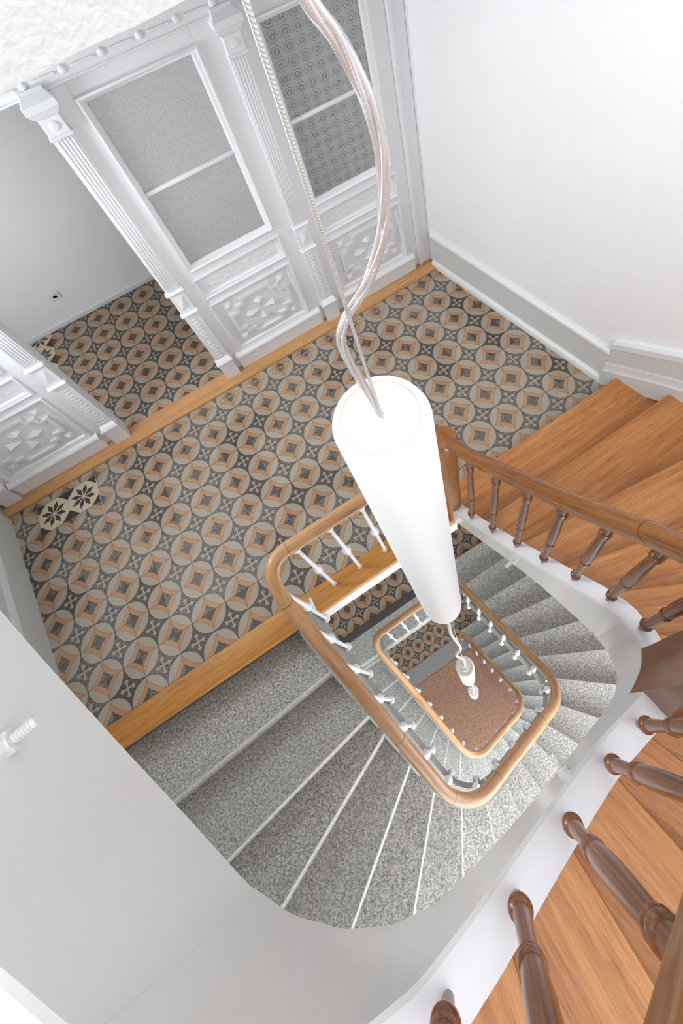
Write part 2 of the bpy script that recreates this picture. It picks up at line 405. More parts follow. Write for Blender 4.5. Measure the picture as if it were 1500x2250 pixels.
tiles(fl, [HP_LEFT, HP_RIGHT, (0, 1, 2.28), (0, -1, 5.06)], 0, 0, 0, (-1.5, 18), (-5.2, 2.4), 'tile_landing', [(.5, 1.5), (1.5, 1.5)])
for a_ in (box(6.4, 14.0, 1.992, 2.006, -.02, .006), box(13.994, 14.006, 1.0, 2.0, -.02, .006), box(1.994, 2.004, .4, 1.9, -.02, .006)): wm('grout_line', a_, 'grout_light', fl)
fh = slab('floor', [(-2.7, 2.9), (17, 2.9), (17, 9.7), (-2.7, 9.7)], -.9, -.06, 'grout')
fh['label'] = 'patterned tile floor of the hallway behind the partition'
tiles(fh, [(-1, 0, 1.3), (1, 0, 9.2), (0, 1, 9.6), (0, -1, -2.85)], .69, 0, 0, (-1.4, 9.3), (2.8, 9.7), 'tile_plain', [(1.19, 9.5), (1.19, 8.5), (1.19, 7.5)])
fm = slab('floor', [(xl_wall(-3.4), -3.36), (xr_wall(-3.4), -3.36), (xr_wall(2.9), 9.7), (xl_wall(2.9), 9.7)], Z_MID-.9, Z_MID-.06, 'grout')
fm['label'] = 'patterned tile floor one storey down below the landing'
tiles(fm, [(-1, 0, -3.2), (1, 0, 14.5), (0, 1, 1.0), (0, -1, 3.34)], .65, .72-1, Z_MID, (3, 14.6), (-3.4, 1.0), 'tile_plain')
for i in range(12):
    x = 3.2+i*.98
    lm('border_tile', bvl(box(-.485, .485, -.17, .17, -.07, 0), .006), 'tile_border', fm, (x, -3.525, Z_MID))
fg = slab('floor', [(-1, YB), (19.5, YB), (19.5, 9.7), (-1, 9.7)], Z_GND-.5, Z_GND-.06, 'grout')
fg['label'] = 'ground floor at the foot of the stairwell'
tiles(fg, [(-1, 0, -4.2), (1, 0, 12.6), (0, 1, -.6), (0, -1, 4.55)], .47, .51, Z_GND, (4, 12.7), (-4.6, -.6), 'tile_plain')
wm('granite_strip', box(3, 14, -5.67, -4.56, Z_GND-.07, Z_GND+.01), 'granite_smooth', fg)
wm('terrazzo_floor', box(1, 17, YB+.2, -5.69, Z_GND-.07, Z_GND), 'terrazzo', fg)

# wooden edge of the landing, painted fascia below it, oak threshold under the partition
e = wm('trim_1', bvl(box(xl_wall(-5.5)+.02, 10.98, -5.62, -5.03, -.22, .035), .05, 3, lambda e: e.verts[0].co.y < -5.5 and e.verts[1].co.y < -5.5 and max(e.verts[0].co.z, e.verts[1].co.z) > 0), 'pine_edge', smooth=40)
tag(e, 'knotty pine nosing board along the landing edge', kind='structure')
e = wm('trim_2', bbox(6.55, 11.0, -5.58, -5.51, -1.05, -.2), 'iron_paint'); tag(e, 'white painted fascia below the landing nosing', kind='structure')
e = wm('trim_3', bvl(box(xl_wall(2.5)+.0, 16.05, 2.26, 2.98, -.03, .10), .02, 2), 'oak_threshold', smooth=40)
tag(e, 'oak threshold board below the white partition', kind='structure')

# ------------------------------------------------------------------ setting: walls
def wallquad(name, p, q, z0, z1, th, mat, label=None):
    p, q = np.array(p, float), np.array(q, float); d = (q-p)/np.linalg.norm(q-p); n = np.array([-d[1], d[0]])*th
    return tag(wm(name, prism([tuple(p), tuple(q), tuple(q+n), tuple(p+n)], z0, z1), mat), label, kind='structure')
wallquad('wall_right', (xr_wall(YB), YB), (xr_wall(3.1), 3.1), Z_GND-.5, 34, -.6, 'wall_paint', 'white plastered stair wall beside the wooden steps')
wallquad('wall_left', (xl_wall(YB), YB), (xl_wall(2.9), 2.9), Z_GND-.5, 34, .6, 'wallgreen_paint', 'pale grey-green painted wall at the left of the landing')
wallquad('wall_hall', (-2.7, 9.6), (17.1, 9.6), -.9, 13.2, .5, 'hall_paint', 'pale wall of the hallway behind the partition')
wallquad('wall_lower', (xl_wall(2.9), 3.0), (xr_wall(2.9), 3.0), Z_GND, -.9, .5, 'hall_paint', 'wall below the landing')
# back wall with a window at each storey
xa, xb = xl_wall(YB)-.6, xr_wall(YB)+.6; zc = [Z_GND-.5]+[v for w_ in reversed(WINDOWS) for v in w_[2:]]+[34]
parts_ = [box(xa, 3.2, YB-.5, YB, Z_GND-.5, 34), box(16.2, xb, YB-.5, YB, Z_GND-.5, 34)]+[box(3.2, 16.2, YB-.5, YB, zc[i], zc[i+1]) for i in range(0, len(zc), 2)]
tag(wm('wall_back', join(*parts_), 'wall_paint'), 'white stair wall with tall windows', kind='structure')
for i, (x0, x1, z0, z1) in enumerate(WINDOWS):
    wn = empty('window_%d' % (i+1), (9.7, YB, z0)); tag(wn, kind='structure')
    xm = (x0+x1)/2
    for nm, a in (('frame_jamb', (x0, x0+.3, z0, z1)), ('frame_jamb', (x1-.3, x1, z0, z1)), ('mullion', (xm-.15, xm+.15, z0, z1)), ('sill', (x0, x1, z0, z0+.3)), ('frame_head', (x0, x1, z1-.3, z1))):
        wm(nm, bbox(a[0], a[1], YB-.35, YB-.1, a[2], a[3]), 'joinery_paint', wn)
wallquad('wall_side', (-2.2, 3.0), (-2.2, 9.7), -.9, 13.2, .5, 'hall_paint', 'side wall of the hallway')
wallquad('wall_end', (16.6, 9.7), (16.6, 3.0), -.9, 13.2, .5, 'hall_paint', 'end wall of the hallway')
tag(wm('baseboard_hall', bbox(-2.2, 16.6, 9.54, 9.6, 0, .22), 'joinery_paint'), 'low white skirting of the hallway wall', kind='structure')
# window frames round the side lights; upper left and hall ones are invented
def side_frame(idx, y0, y1, z0, z1, xf):
    wn = empty('window_%d' % idx, (xf((y0+y1)/2), (y0+y1)/2, z0)); tag(wn, kind='structure'); ym = (y0+y1)/2
    for nm, a in (('frame_jamb', (y0-.25, y0, z0, z1)), ('frame_jamb', (y1, y1+.25, z0, z1)), ('mullion', (ym-.1, ym+.1, z0, z1)), ('sill', (y0-.25, y1+.25, z0-.25, z0)), ('frame_head', (y0-.25, y1+.25, z1, z1+.25))):
        V, F = box(0, .36, a[0], a[1], a[2], a[3]); wm(nm, ([(xf(v[1])+v[0], v[1], v[2]) for v in V], F), 'joinery_paint', wn)
for i, (y0, y1, z0, z1, x, pw) in enumerate(LEFT_LIGHTS): side_frame(4+i, y0, y1, z0, z1, xl_wall)
side_frame(6, 3.4, 5.8, 2.6, 8.6, lambda y: -2.2)  # invented hall window, only a frame round the fill light
# right skirting: flat grey band, rounded cap, shoe
def along_wall(y0, y1, n=2): return [(xr_wall(y), y, 0) for y in np.linspace(y0, y1, n)]
b = empty('baseboard_right', (xr_wall(-1), -1, 0)); tag(b, 'grey painted skirting board along the white wall', kind='structure')
wm('band', sweep(along_wall(2.62, -4.62), [(0, 0), (-.10, 0), (-.10, 1.40), (0, 1.40)], plumb=True), 'skirting_paint', b)
wm('cap_moulding', sweep(along_wall(2.62, -4.64), [(0, 1.38), (-.13, 1.38), (-.16, 1.44), (-.13, 1.54), (-.05, 1.60), (0, 1.60)], plumb=True), 'skirting_light', b, smooth=50)
wm('shoe_moulding', sweep(along_wall(2.55, -4.62), [(0, 0), (-.22, 0), (-.22, .16), (-.16, .26), (0, .30)], plumb=True), 'skirting_light', b, smooth=50)
s = empty('baseboard_stair', (xr_wall(-5), -5, 0)); tag(s, 'raked grey skirting beside the wooden steps', kind='structure')
def rake(zlo, zhi, th, y0=-4.60):
    V = []; ys = [y0, -4.95, -6.2, -8.0, -10.0, YB+.1]; off = [0, .24, 1.06, 2.15, 3.1, 5.6]
    for y, o in zip(ys, off):
        x = xr_wall(y); V += [(x, y, zlo+o), (x-th, y, zlo+o), (x-th, y, zhi+o), (x, y, zhi+o)]
    F = [(0, 1, 2, 3), tuple(4*(len(ys)-1)+i for i in (3, 2, 1, 0))]
    for i in range(len(ys)-1):
        for j in range(4): F.append((i*4+j, i*4+(j+1) % 4, i*4+4+(j+1) % 4, i*4+4+j))
    return V, F
wm('band', rake(.05, 1.95, .14), 'skirting_paint', s)
wm('cap_moulding', rake(1.78, 2.0, .19), 'skirting_light', s)
wm('middle_moulding', rake(.62, 1.0, .17), 'skirting_light', s)
wm('lower_board', rake(-.1, .66, .22), 'skirting_paint', s)
e = wm('baseboard_left', sweep([(xl_wall(y), y, 0) for y in (-5.3, 2.2)], [(0, 0), (-.12, 0), (-.12, 1.0), (-.06, 1.1), (0, 1.12)], plumb=True), 'wallgreen_paint'); tag(e, 'grey-green skirting of the left landing wall', kind='structure')

tag(wm('ceiling', box(xl_wall(YB)-2, xr_wall(YB)+1, YB-.5, 9.8, 31, 31.5), 'soffit_paint'), 'white ceiling at the top of the stairwell', kind='structure')
wallquad('wall_upper', (xl_wall(2.9)-.6, 3.0), (xr_wall(2.9)+.6, 3.0), Z_UP, 31, .5, 'wall_paint', 'wall of the upper landing')
# upper landing: rough plastered slab edge in the top left corner
def y_up(x): return -4.57+.187*(x-8.86)
xs = list(np.linspace(xl_wall(-5), 19, 40)); low = [(x, y_up(x)+random.uniform(-.015, .015), 13.2+random.uniform(-.02, .02)) for x in xs]
V = []; 
for x, y, z in low: V += [(x, y, z), (x, y, Z_UP), (x, 9.8, Z_UP), (x, 9.8, 13.2)]
F = [(0, 1, 2, 3), tuple(4*(len(xs)-1)+i for i in (3, 2, 1, 0))]+[(i*4+j, i*4+(j+1) % 4, i*4+4+(j+1) % 4, i*4+4+j) for i in range(len(xs)-1) for j in range(4)]
tag(wm('ceiling', (V, F), 'beam_plaster'), 'rough white plastered edge of the upper landing', kind='structure')
# ------------------------------------------------------------------ panelled partition with glazed bays
PY = 2.85
part = empty('panelled_partition', (7.5, PY, .1)); tag(part, 'white panelled wooden partition with fluted pilasters, glazed bays and carved lower panels', 'partition')
JP = 'joinery_paint'
def ring(x0, x1, z0, z1, prof):
    """mitred moulding round a rectangle; prof = (inset, y) from outside in"""
    V, F = [], []
    for ins, y in prof: V += [(x0+ins, y, z0+ins), (x1-ins, y, z0+ins), (x1-ins, y, z1-ins), (x0+ins, y, z1-ins)]
    for i in range(len(prof)-1):
        for j in range(4): F.append((i*4+j, i*4+(j+1) % 4, i*4+4+(j+1) % 4, i*4+4+j))
    return V, F
def pyramid(cx, cz, hx, hz, y0, h):
    V = [(cx-hx, y0, cz-hz), (cx+hx, y0, cz-hz), (cx+hx, y0, cz+hz), (cx-hx, y0, cz+hz), (cx, y0-h, cz)]
    return V, [(0, 1, 4), (1, 2, 4), (2, 3, 4), (3, 0, 4), (3, 2, 1, 0)]
def polyplate(pts, y0, h):
    n = len(pts); V = [(p[0], y0, p[1]) for p in pts]+[(p[0], y0-h, p[1]) for p in pts]
    return V, [tuple(range(n)), tuple(range(2*n-1, n-1, -1))]+[(i, (i+1) % n, n+(i+1) % n, n+i) for i in range(n)]
def ridge(outline, y0, h, wd):
    """closed raised bead following an outline in the panel plane"""
    n = len(outline); P = [Vector((p[0], p[1])) for p in outline]; inn = []
    for i in range(n):
        a = (P[i]-P[i-1]).normalized(); b = (P[(i+1) % n]-P[i]).normalized(); na = Vector((-a.y, a.x)); nb = Vector((-b.y, b.x))
        mi_ = na+nb; inn.append(P[i]+mi_*(wd/max(.3, mi_.dot(na))))
    V = [(p.x, y0, p.y) for p in P]+[(p.x, y0-h, p.y) for p in P]+[(p.x, y0-h, p.y) for p in inn]+[(p.x, y0, p.y) for p in inn]
    F = []
    for k_ in range(3):
        for i in range(n): F.append((k_*n+i, k_*n+(i+1) % n, (k_+1)*n+(i+1) % n, (k_+1)*n+i))
    return V, F
def stepped(cx, cz, hx, hz, s1x, s1z):
    q = [(hx, hz-2*s1z), (hx-s1x, hz-2*s1z), (hx-s1x, hz-s1z), (hx-2*s1x, hz-s1z), (hx-2*s1x, hz)]
    pts = q+[(-x, z) for x, z in reversed(q)]+[(-x, -z) for x, z in q]+[(x, -z) for x, z in reversed(q)]
    return [(cx+x, cz+z) for x, z in pts]
def bay(x0, x1, gx0, gx1, px0, px1, kx0, kx1, glass, glabel):
    wm('stile', bbox(x0, gx0-.16, PY, 3.15, .1, 10.5), JP, part); wm('stile', bbox(gx1+.16, x1, PY, 3.15, .1, 10.5), JP, part)
    wm('rail', bbox(gx0-.16, gx1+.16, PY, 3.15, 10.06, 10.5), JP, part)
    wm('rail', bbox(gx0-.16, gx1+.16, PY, 3.15, 4.5, 4.90), JP, part)
    wm('rail', bbox(gx0-.16, gx1+.16, PY, 3.15, 3.36, 3.72), JP, part)
    wm('rail', bbox(gx0-.16, gx1+.16, PY, 3.15, .1, .9), JP, part)
    # glazing
    wm('glazing_moulding', ring(gx0-.18, gx1+.18, 4.85, 10.12, [(0, PY+.01), (0, PY-.07), (.05, PY-.09), (.10, PY-.04), (.14, PY-.02), (.18, PY+.05), (.18, PY+.2)]), JP, part, smooth=40)
    for z0, z1 in ((5.03, 7.46), (7.54, 9.94)):
        g = wm('glass_pane', box(gx0, gx1, PY+.10, PY+.13, z0, z1), glass, part); g['label'] = glabel
    wm('glazing_bar', bvl(box(gx0, gx1, PY+.02, PY+.16, 7.44, 7.56), .03, 2), JP, part, smooth=40)
    # small carved panel
    wm('panel_moulding', ring(px0, px1, 3.66, 4.56, [(0, PY+.01), (0, PY-.05), (.04, PY-.06), (.09, PY-.01), (.13, PY), (.17, PY+.07), (.2, PY+.08)]), JP, part, smooth=40)
    f = wm('small_panel', box(px0+.1, px1-.1, PY+.06, PY+.12, 3.75, 4.47), JP, part)
    n = 9; sp = (px1-px0-.7)/n
    for i in range(n):
        cx = px0+.35+sp*(i+.5); cz = 4.11+(.07 if i % 2 else -.07)
        rel = join(ball((cx, PY+.06, cz), .1, 10, (1.3, .09, .8)), ball((cx+.1, PY+.06, cz-.05), .06, 8, (1, .12, 1)))
        wm('leaf_carving', rel, JP, f, smooth=True)
    # large carved panel
    wm('panel_moulding', ring(px0, px1, .84, 3.40, [(0, PY+.01), (0, PY-.06), (.04, PY-.07), (.10, PY-.02), (.15, PY-.01), (.20, PY+.06), (.24, PY+.07)]), JP, part, smooth=40)
    f = wm('large_panel', box(px0+.1, px1-.1, PY+.07, PY+.13, .94, 3.30), JP, part)
    cx, cz = (px0+px1)/2, 2.13; yb = PY+.07
    wm('stepped_border', ridge(stepped(cx, cz, 1.06, .92, .26, .24), yb, .09, .11), JP, f)
    for sx in (-1, 1):
        for sz in (-1, 1): wm('corner_pyramid', join(box(cx+sx*.93-.15, cx+sx*.93+.15, yb-.02, yb, cz+sz*.80-.15, cz+sz*.80+.15), pyramid(cx+sx*.93, cz+sz*.80, .13, .13, yb-.02, .09)), JP, f)
    for dx, dz, hx, hz in ((-.36, 0, .30, .20), (.36, 0, .30, .20), (0, .33, .20, .28), (0, -.33, .20, .28)):
        ox, oz = (math.copysign(.10, dx) if dx else 0), (math.copysign(.09, dz) if dz else 0)
        if dx: q = [(cx+dx-math.copysign(hx, dx), cz), (cx+dx+ox, cz-hz), (cx+dx+math.copysign(hx, dx)*.75, cz), (cx+dx+ox, cz+hz)]
        else: q = [(cx, cz+dz-math.copysign(hz, dz)), (cx+hx, cz+dz+oz), (cx, cz+dz+math.copysign(hz, dz)*.75), (cx-hx, cz+dz+oz)]
        V = [(p_[0], yb, p_[1]) for p_ in q]+[(cx+dx+ox*.6, yb-.13, cz+dz+oz*.6)]
        wm('star_carving', (V, [(0, 1, 4), (1, 2, 4), (2, 3, 4), (3, 0, 4), (3, 2, 1, 0)]), JP, f)
    k_ = wm('kick_board', bvl(box(kx0, kx1, PY-.14, PY+.02, .1, .74), .012), JP, part)
    wm('kick_moulding', sweep([(kx0-.02, PY, .72), (kx1+.02, PY, .72)], [(0, 0), (-.18, 0), (-.18, .03), (-.13, .09), (-.06, .14), (0, .15)], plumb=True), JP, k_, smooth=40)
def pilaster(xc):
    w_ = .225
    s_ = wm('pilaster', bbox(xc-w_, xc+w_, PY-.12, PY+.02, .1, 9.75), JP, part)
    for i in range(5):
        x = xc+(i-2)*.075
        wm('reed', bvl(box(x-.026, x+.026, PY-.138, PY-.11, 4.66, 9.55), .012, 2, lambda e: e.verts[0].co.y < PY-.13 and e.verts[1].co.y < PY-.13), JP, s_, smooth=True)
    wm('collar', bbox(xc-.26, xc+.26, PY-.20, PY, 9.58, 9.68, .03), JP, s_)
    c_ = wm('capital', bbox(xc-.22, xc+.22, PY-.20, PY, 9.68, 10.08), JP, part)
    V, F = lathe([(.10, 0), (.105, .012), (.085, .022), (.04, .022)], 18); V = [(xc+v[0], PY-.20-v[2], 9.88+v[1]) for v in V]
    wm('rosette', (V, F), JP, c_, smooth=40)
    prof = [(.22, .20, 10.08), (.25, .22, 10.12), (.27, .25, 10.14), (.31, .30, 10.24), (.33, .33, 10.26), (.33, .33, 10.42), (.30, .29, 10.45), (.24, .14, 10.56), (.235, .10, 10.62)]
    V, F = [], []
    for hw, dp, z in prof: V += [(xc-hw, PY+.0, z), (xc-hw, PY-dp, z), (xc+hw, PY-dp, z), (xc+hw, PY+.0, z)]
    for i in range(len(prof)-1):
        for j in range(4): F.append((i*4+j, i*4+(j+1) % 4, i*4+4+(j+1) % 4, i*4+4+j))
    F += [(3, 2, 1, 0), tuple(4*(len(prof)-1)+i for i in range(4))]
    wm('abacus', (V, F), JP, c_)
    # middle block with small diamond, two collars
    for z in (4.58, 3.62): wm('collar', bvl(box(xc-.28, xc+.28, PY-.22, PY, z-.05, z+.05), .03), JP, s_)
    wm('diamond_carving', pyramid(xc, 4.1, .13, .30, PY-.12, .06), JP, s_)
    V, F = [], []
    for i in range(15):
        z = 3.42-i*.155
        v, f = ball((xc, PY-.12, z), .1, 10, (1.1, .16, .9)); n = len(V); V += v; F += [tuple(a+n for a in q) for q in f]
    wm('leaf_carving', (V, F), JP, s_, smooth=True)
    p_ = wm('plinth', bbox(xc-.25, xc+.25, PY-.26, PY, .1, .92), JP, part)
    prof = [(.25, .26, .92), (.29, .30, .95), (.29, .30, 1.02), (.25, .24, 1.08), (.225, .13, 1.16)]
    V, F = [], []
    for hw, dp, z in prof: V += [(xc-hw, PY, z), (xc-hw, PY-dp, z), (xc+hw, PY-dp, z), (xc+hw, PY, z)]
    for i in range(len(prof)-1):
        for j in range(4): F.append((i*4+j, i*4+(j+1) % 4, i*4+4+(j+1) % 4, i*4+4+j))
    wm('plinth_moulding', (V, F), JP, p_)
bay(7.26, 11.75, 8.28, 10.68, 8.06, 10.90, 7.9, 11.2, 'hammered_glass', 'hammered frosted glass pane')
bay(11.75, 15.46, 12.36, 14.82, 12.22, 15.05, 12.1, 15.25, 'etched_glass', 'frosted pane etched with small rosettes')
bay(xl_wall(PY), 3.5, .25, 2.45, -.2, 2.65, -.3, 2.75, 'hammered_glass', 'hammered frosted glass pane')
for xc in (-.62, 3.27, 7.49, 11.61): pilaster(xc)
# door casing at the right end
for x0, x1, y0 in ((15.46, 15.60, PY-.10), (15.60, 15.98, PY-.05), (15.98, 16.05, PY-.12), (16.05, 16.3, PY-.02)):
    wm('casing', bbox(x0, x1, y0, 3.15, .1, 13.2, .02), JP, part)
# frieze with beads and bars, boarding above
fr = wm('frieze', join(bbox(-1.2, 15.5, PY-.04, 3.15, 10.5, 11.25), bbox(-1.2, 15.5, PY-.07, PY, 10.47, 10.52), bbox(-1.2, 15.5, PY-.10, PY, 10.93, 11.05)), JP, part)
for i in range(-10, 10):
    x = 7.42+.815*i
    if not -1 < x < 15.3: continue
    wm('bead', ball((x, PY-.04, 10.69), .09, 12, (1, .5, 1)), JP, fr, smooth=True)
    if x+.65 < 15.4: wm('bar', bvl(box(x+.17, x+.65, PY-.075, PY-.03, 10.665, 10.715), .012), JP, fr)
wm('boarding', box(-1.2, 16.2, PY+.02, 3.15, 11.25, 13.2), JP, part)

# ------------------------------------------------------------------ socket outlet on the hallway wall
so = empty('socket_outlet', (2.89, 9.6, 1.27)); tag(so, 'white square socket outlet low on the hallway wall', 'socket outlet')
wm('cover_plate', bvl(box(2.69, 3.09, 9.55, 9.6, 1.27, 1.67), .02, 2), 'white_plastic', so)
V, F = lathe([(.10, 0), (.10, .02), (.075, .02), (.075, -.02)], 20); wm('socket_insert', ([(2.89+v[0], 9.55-v[2], 1.47+v[1]) for v in V], F), 'white_plastic', so, smooth=40)
for dx, dz in ((-.035, 0), (.035, 0), (0, -.035)): wm('contact_hole', ball((2.89+dx, 9.55, 1.47+dz), .008, 8), 'dark_gap', so)
# ------------------------------------------------------------------ survey of the stairwell (tiles): x, y, z
STRING = [[10.83, -5.6, 1.079, 0.332], [10.874, -5.948, 1.385, 0.667], [10.917, -6.297, 1.694, 1.002], [10.961, -6.645, 2.043, 1.339], [11.004, -6.993, 2.438, 1.685], [11.048,
  -7.341, 2.855, 2.021], [11.091, -7.69, 3.273, 2.338], [11.135, -8.038, 3.7, 2.639], [11.178, -8.386, 4.142, 2.907], [11.222, -8.735, 4.593, 3.069], [11.265, -9.083,
  5.065, 3.225], [11.256, -9.432, 5.593, 3.603], [11.118, -9.751, 6.233, 4.264], [10.869, -9.995, 6.816, 4.976], [10.546, -10.125, 7.143, 5.536], [10.196, -10.146, 7.273,
  6.015], [9.845, -10.153, 7.464, 6.48], [9.494, -10.16, 7.832, 6.967], [9.143, -10.167, 8.277, 7.437], [8.792, -10.174, 8.738, 7.832], [8.441, -10.181, 9.226, 8.151],
  [8.091, -10.188, 9.722, 8.419], [7.74, -10.182, 10.207, 8.646], [7.403, -10.089, 10.69, 8.826], [7.108, -9.902, 11.114, 9.022], [6.877, -9.639, 11.419, 9.254], [6.734,
  -9.321, 11.679, 9.508], [6.673, -8.975, 12.021, 9.795], [6.624, -8.628, 12.457, 10.124], [6.575, -8.28, 12.909, 10.464], [6.527, -7.933, 13.321, 10.791], [6.478, -7.585,
  13.715, 11.115], [6.429, -7.237, 14.099, 11.412], [6.381, -6.89, 14.473, 11.645], [6.332, -6.542, 14.839, 11.865], [6.283, -6.195, 15.201, 12.161], [6.235, -5.847,
  15.557, 12.542], [6.186, -5.499, 15.911, 12.948], [6.172, -5.4, 16.012, 13.06]]
RAIL1 = [[9.5, -5.222, 4.0], [9.199, -5.222, 4.0], [8.898, -5.222, 4.0], [8.597, -5.222, 4.0], [8.297, -5.222, 4.0], [7.996, -5.222, 4.0], [7.695, -5.222, 4.0], [7.394, -5.222,
  4.0], [7.093, -5.225, 4.0], [6.816, -5.331, 4.0], [6.637, -5.568, 3.789], [6.61, -5.864, 3.5], [6.654, -6.161, 3.205], [6.698, -6.459, 2.904], [6.742, -6.756, 2.599],
  [6.786, -7.054, 2.288], [6.83, -7.352, 1.973], [6.874, -7.649, 1.654], [6.918, -7.947, 1.33], [6.962, -8.244, 1.002], [7.006, -8.542, 0.671], [7.05, -8.84, 0.336],
  [7.094, -9.137, -0.001], [7.138, -9.435, -0.342], [7.182, -9.732, -0.685], [7.228, -10.03, -1.031], [7.334, -10.309, -1.378], [7.534, -10.531, -1.728], [7.8, -10.667,
  -2.079], [8.098, -10.697, -2.432], [8.396, -10.664, -2.786], [8.695, -10.629, -3.14], [8.994, -10.594, -3.495], [9.293, -10.559, -3.851], [9.592, -10.525, -4.207],
  [9.891, -10.49, -4.562], [10.189, -10.455, -4.917], [10.488, -10.421, -5.272], [10.787, -10.386, -5.625], [11.073, -10.298, -5.978], [11.303, -10.108, -6.329], [11.444,
  -9.845, -6.678], [11.474, -9.547, -7.025], [11.449, -9.248, -7.371], [11.424, -8.948, -7.714], [11.399, -8.648, -8.054], [11.374, -8.348, -8.391], [11.349, -8.048,
  -8.725], [11.325, -7.749, -9.056], [11.3, -7.449, -9.383], [11.275, -7.149, -9.706], [11.25, -6.849, -10.025], [11.225, -6.549, -10.34], [11.2, -6.249, -10.65], [11.176,
  -5.95, -10.955], [11.151, -5.65, -11.254], [11.13, -5.4, -11.5]]
RAIL2 = [[9.5, -4.846, -11.7], [9.2, -4.846, -11.7], [8.899, -4.846, -11.7], [8.599, -4.846, -11.7], [8.298, -4.846, -11.7], [7.998, -4.846, -11.7], [7.698, -4.846, -11.7],
  [7.397, -4.846, -11.7], [7.097, -4.846, -11.7], [6.797, -4.857, -11.7], [6.546, -5.01, -11.762], [6.446, -5.287, -12.059], [6.491, -5.583, -12.361], [6.543, -5.879,
  -12.667], [6.596, -6.175, -12.978], [6.649, -6.47, -13.294], [6.701, -6.766, -13.614], [6.754, -7.062, -13.938], [6.807, -7.358, -14.266], [6.86, -7.653, -14.598],
  [6.912, -7.949, -14.934], [6.965, -8.245, -15.274], [7.018, -8.541, -15.617], [7.07, -8.836, -15.963], [7.123, -9.132, -16.313], [7.176, -9.428, -16.666], [7.229, -9.724,
  -17.021], [7.283, -10.019, -17.38], [7.39, -10.298, -17.74], [7.582, -10.528, -18.104], [7.838, -10.682, -18.47], [8.13, -10.746, -18.837], [8.429, -10.727, -19.207],
  [8.728, -10.694, -19.579], [9.026, -10.661, -19.953], [9.325, -10.628, -20.328], [9.624, -10.595, -20.704], [9.922, -10.562, -21.082], [10.221, -10.529, -21.461],
  [10.519, -10.496, -21.841], [10.816, -10.451, -22.222], [11.083, -10.318, -22.604], [11.284, -10.097, -22.986], [11.392, -9.819, -23.369], [11.394, -9.52, -23.752],
  [11.355, -9.222, -24.135], [11.316, -8.924, -24.518], [11.276, -8.627, -24.901], [11.237, -8.329, -25.283], [11.198, -8.031, -25.666], [11.159, -7.733, -26.047], [11.119,
  -7.435, -26.428], [11.08, -7.137, -26.808], [11.041, -6.84, -27.187], [11.002, -6.542, -27.565], [10.962, -6.244, -27.942], [10.923, -5.946, -28.317], [10.884, -5.648,
  -28.69], [10.851, -5.4, -29.0]]
def polyarc(P):
    P = np.array(P, float); return np.r_[0, np.cumsum(np.linalg.norm(np.diff(P[:, :2], axis=0), axis=1))]
def offset(P, d):
    """plan offset; positive = to the right of travel"""
    P = np.array(P, float); out = P.copy()
    for i in range(len(P)):
        t = P[min(i+1, len(P)-1), :2]-P[max(i-1, 0), :2]; t = t/np.linalg.norm(t)
        dd = d(i) if callable(d) else d
        out[i, 0] += t[1]*dd; out[i, 1] -= t[0]*dd
    return out
def isect(P, p, ang):
    """arc position and point where the line through p (direction ang) meets polyline P, nearest to p"""
    d = np.array([math.cos(ang), math.sin(ang)]); nrm = np.array([-d[1], d[0]]); S = polyarc(P); best = None
    val = (P[:, :2]-np.array(p))@nrm
    for i in range(len(P)-1):
        if val[i]*val[i+1] <= 0 and val[i] != val[i+1]:
            t = val[i]/(val[i]-val[i+1]); q = P[i, :2]+t*(P[i+1, :2]-P[i, :2]); dist = np.linalg.norm(q-np.array(p))
            if best is None or dist < best[0]: best = (dist, S[i]+t*(S[i+1]-S[i]), q)
    return best[1], best[2]
def outer_hit(p, ang):
    """where a nosing line meets the enclosing walls; side 0 left, 1 back, 2 right"""
    dx, dy = math.cos(ang), math.sin(ang); best = None
    for side, (a, b, c) in enumerate((HP_LEFT, (0, -1, -YB), HP_RIGHT)):
        den = a*dx+b*dy
        if den > 1e-6:
            t = (c-a*p[0]-b*p[1])/den
            if t > 0 and (best is None or t < best[0]): best = (t, side)
    t, side = best; return side, (p[0]+dx*t, p[1]+dy*t)
CORN = {(0, 1): (xl_wall(YB), YB), (1, 2): (xr_wall(YB), YB)}
def fan(P, l0, l1):
    """tread outline between two nosing lines (point, angle), inner end on polyline P"""
    s0, i0 = isect(P, l0[0], l0[1]); s1, i1 = isect(P, l1[0], l1[1]); S = polyarc(P)
    lo, hi = min(s0, s1), max(s0, s1)
    mid = [tuple(P[i, :2]) for i in range(len(P)) if lo+.02 < S[i] < hi-.02]
    if s0 > s1: mid = mid[::-1]
    a0, o0 = outer_hit(i0, l0[1]); a1, o1 = outer_hit(i1, l1[1])
    cor = []
    if a0 != a1:
        st = 1 if a1 > a0 else -1
        for a in range(a0, a1, st): cor.append(CORN[(min(a, a+st), max(a, a+st))])
    return [tuple(i0)]+mid+[tuple(i1), o1]+cor[::-1]+[o0], i0, i1, s0
def back(l, d):
    """shift a line sideways by d (positive = to the left of its direction)"""
    (x, y), a = l; return ((x-math.sin(a)*d, y+math.cos(a)*d), a)
R_ = math.radians

